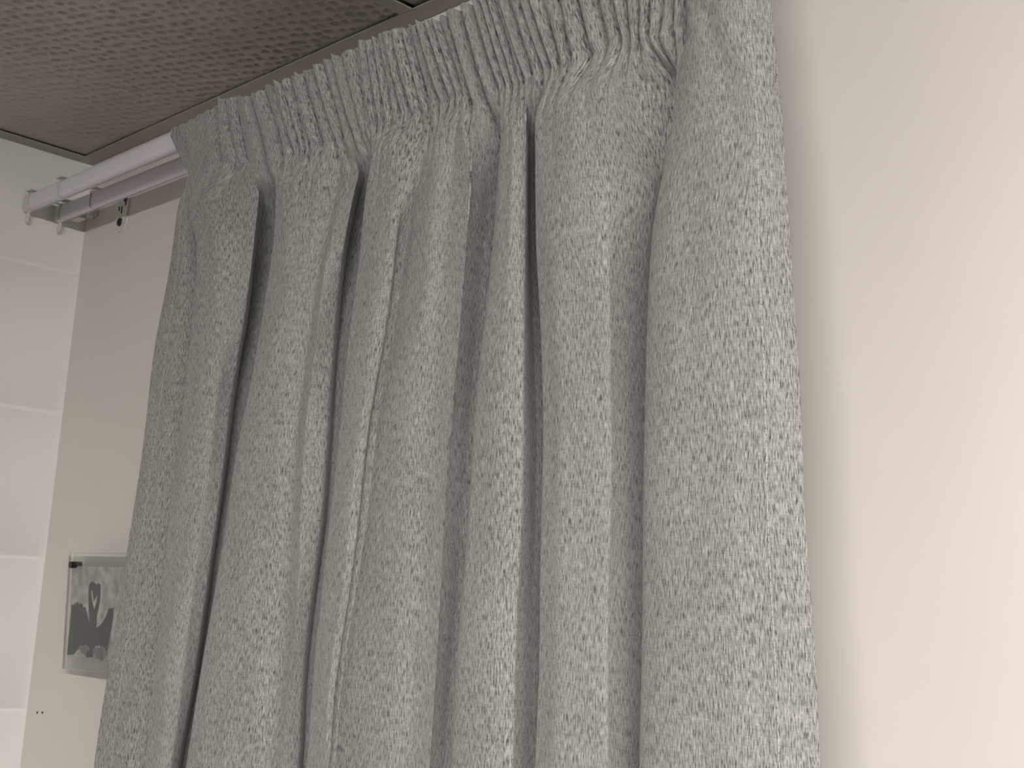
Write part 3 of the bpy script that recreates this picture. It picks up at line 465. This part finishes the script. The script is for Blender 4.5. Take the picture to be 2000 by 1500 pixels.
for dd in drop:
    z = zbt-dd
    zz = np.maximum(z, -.70)
    bx, by = look(TXu, zz[None])[0], look(TYu, zz[None])[0]
    q = sstep(dd/.05); q2 = sstep(dd/.038)
    x = hx*(1-q)+bx*q
    y = (hy-gather*1.1*fade_r)*(1-q2)+by*q2 + gather*1.0*fade_r*np.exp(-dd/.019)
    # soft random creasing of the cloth
    y = y + .0011*np.sin(u*150+z*18+2*np.sin(z*9))*np.exp(-dd/.22) + .0007*np.sin(u*61-z*31) + .0006*np.sin(u*240+z*60)*np.exp(-dd/.1)
    rows_x.append(x); rows_y.append(y); rows_z.append(z); rows_v.append(zt*0-.075-dd)
XS, YS, ZS, VS = map(np.array, (rows_x, rows_y, rows_z, rows_v))
NR = XS.shape[0]
ra, rb = NH+20, int(np.argmin(np.abs(drop-.34)))+NH
ds = np.hypot(np.diff(XS[ra:rb], axis=1), np.diff(YS[ra:rb], axis=1))
U = np.concatenate([[0], np.cumsum(np.percentile(ds, 65, axis=0))])
def grid_mesh(name, X, Y, Z, U, V, m, parent):
    nr, nc = X.shape
    me = bpy.data.meshes.new(name)
    co = np.stack([X, Y, Z+Z0], -1).reshape(-1, 3)
    idx = np.arange(nr*nc).reshape(nr, nc)
    f = np.stack([idx[:-1, :-1], idx[1:, :-1], idx[1:, 1:], idx[:-1, 1:]], -1).reshape(-1, 4)
    me.vertices.add(len(co)); me.vertices.foreach_set('co', co.ravel())
    me.loops.add(f.size); me.loops.foreach_set('vertex_index', f.ravel().astype(np.int32))
    me.polygons.add(len(f)); me.polygons.foreach_set('loop_start', (np.arange(len(f))*4).astype(np.int32))
    me.update(calc_edges=True); me.validate()
    uvl = me.uv_layers.new(name='cloth')
    uvs = np.stack([np.broadcast_to(U, X.shape), V], -1).reshape(-1, 2)
    uvl.data.foreach_set('uv', uvs[f.ravel()].ravel())
    me.materials.append(m); me.shade_smooth()
    o = bpy.data.objects.new(name, me); COL.objects.link(o); o.parent = parent
    return o
cur = empty('curtain', (0, 0, 0), 'heathered grey pencil-pleat curtain hanging from the white track', 'curtain')
pan = grid_mesh('fabric_panel', XS, YS, ZS, U, VS, M_fab, cur)
so = pan.modifiers.new('thick', 'SOLIDIFY'); so.thickness = .0009; so.offset = -1
# dashed hem stitching down both side hems
def col_at(frac_u): return int(np.argmin(np.abs(U-frac_u)))
def stitch_line(name, c):
    nrm = []
    P = np.stack([XS[:, c], YS[:, c], ZS[:, c]], -1)
    dU = np.stack([XS[:, c+1]-XS[:, c-1], YS[:, c+1]-YS[:, c-1], ZS[:, c+1]-ZS[:, c-1]], -1)
    dV = np.gradient(P, axis=0)
    n = np.cross(dV, dU); n /= np.linalg.norm(n, axis=1)[:, None]
    n = np.where(n[:, 1:2] > 0, -n, n)
    L = np.concatenate([[0], np.cumsum(np.linalg.norm(np.diff(P, axis=0), axis=1))])
    bm = bmesh.new(); s0 = .0; end = L[-1] if L[-1] < .9 else .9
    g = np.random.RandomState(c)
    while s0 < end-.006:
        ln = .0034*g.uniform(.85, 1.15)
        pts = []
        for q in np.linspace(s0, s0+ln, 4):
            p = np.array([np.interp(q, L, P[:, i]) for i in range(3)]); nn = np.array([np.interp(q, L, n[:, i]) for i in range(3)])
            pts.append((p, nn))
        prev = None
        for kk, (p, nn) in enumerate(pts):
            lift = (.0002, .0006, .0006, .0002)[kk]
            side = np.cross(nn, np.array([0, 0, 1.])); side /= np.linalg.norm(side)
            r = .00022
            ring = [bm.verts.new(tuple(p+nn*(lift+.0001+r*math.cos(a))+side*r*math.sin(a)+np.array([0, 0, Z0]))) for a in (0, 1.57, 3.14, 4.71)]
            if prev:
                for i in range(4): bm.faces.new((prev[i], prev[(i+1)%4], ring[(i+1)%4], ring[i]))
            else: bm.faces.new(ring)
            prev = ring
        bm.faces.new(prev[::-1])
        s0 += ln+.0011
    o = from_bm(name, bm, M_thread, cur); o['label'] = 'white dashed hem stitching'
    return o
stitch_line('hem_stitching', col_at(.025))
stitch_line('hem_stitching', col_at(U[-1]-.0215))
# white tape on the back of the heading
ta, tb = 60, NC-90
def roll_max(a, n):
    return np.max(np.stack([np.roll(a, k, axis=1) for k in range(-n, n+1)]), axis=0)
yb_tape = roll_max(YS[:NH], 26)[1:NH-6, ta:tb:3]+.0025
tx = XS[1:NH-6, ta:tb:3]; ty = yb_tape; tz = ZS[1:NH-6, ta:tb:3]-.001
tape = grid_mesh('heading_tape', tx, ty, tz, U[ta:tb:3], VS[1:NH-6, ta:tb:3], M_tape, cur); tape['label'] = 'white heading tape'
for o in cur.children:
    pass

# ------------------------------------------------------------------ camera, world, view
cam = bpy.data.cameras.new('camera'); co = bpy.data.objects.new('camera', cam); COL.objects.link(co)
Rm = Matrix([[0.7073522, 0.0881749, 0.7013402], [0.7046812, -0.1658284, -0.6898734], [0.0554726, 0.9822047, -0.1794343]]); co.matrix_world = Matrix.Translation((1.68920, -0.78900, -0.44307+Z0)) @ Rm.to_4x4()
cam.sensor_fit = 'HORIZONTAL'; cam.sensor_width = 36; cam.lens = 2490.736/2000*36; cam.clip_start = .02
SC.camera = co
#ZOOM
wd = bpy.data.worlds.new('world'); SC.world = wd; wd.use_nodes = True
wd.node_tree.nodes['Background'].inputs[0].default_value = (1, .96, .92, 1); wd.node_tree.nodes['Background'].inputs[1].default_value = .02
vs = SC.view_settings; vs.view_transform = 'Standard'; vs.look = 'None'; vs.gamma = 1; vs.use_curve_mapping = False; vs.exposure = 0.12
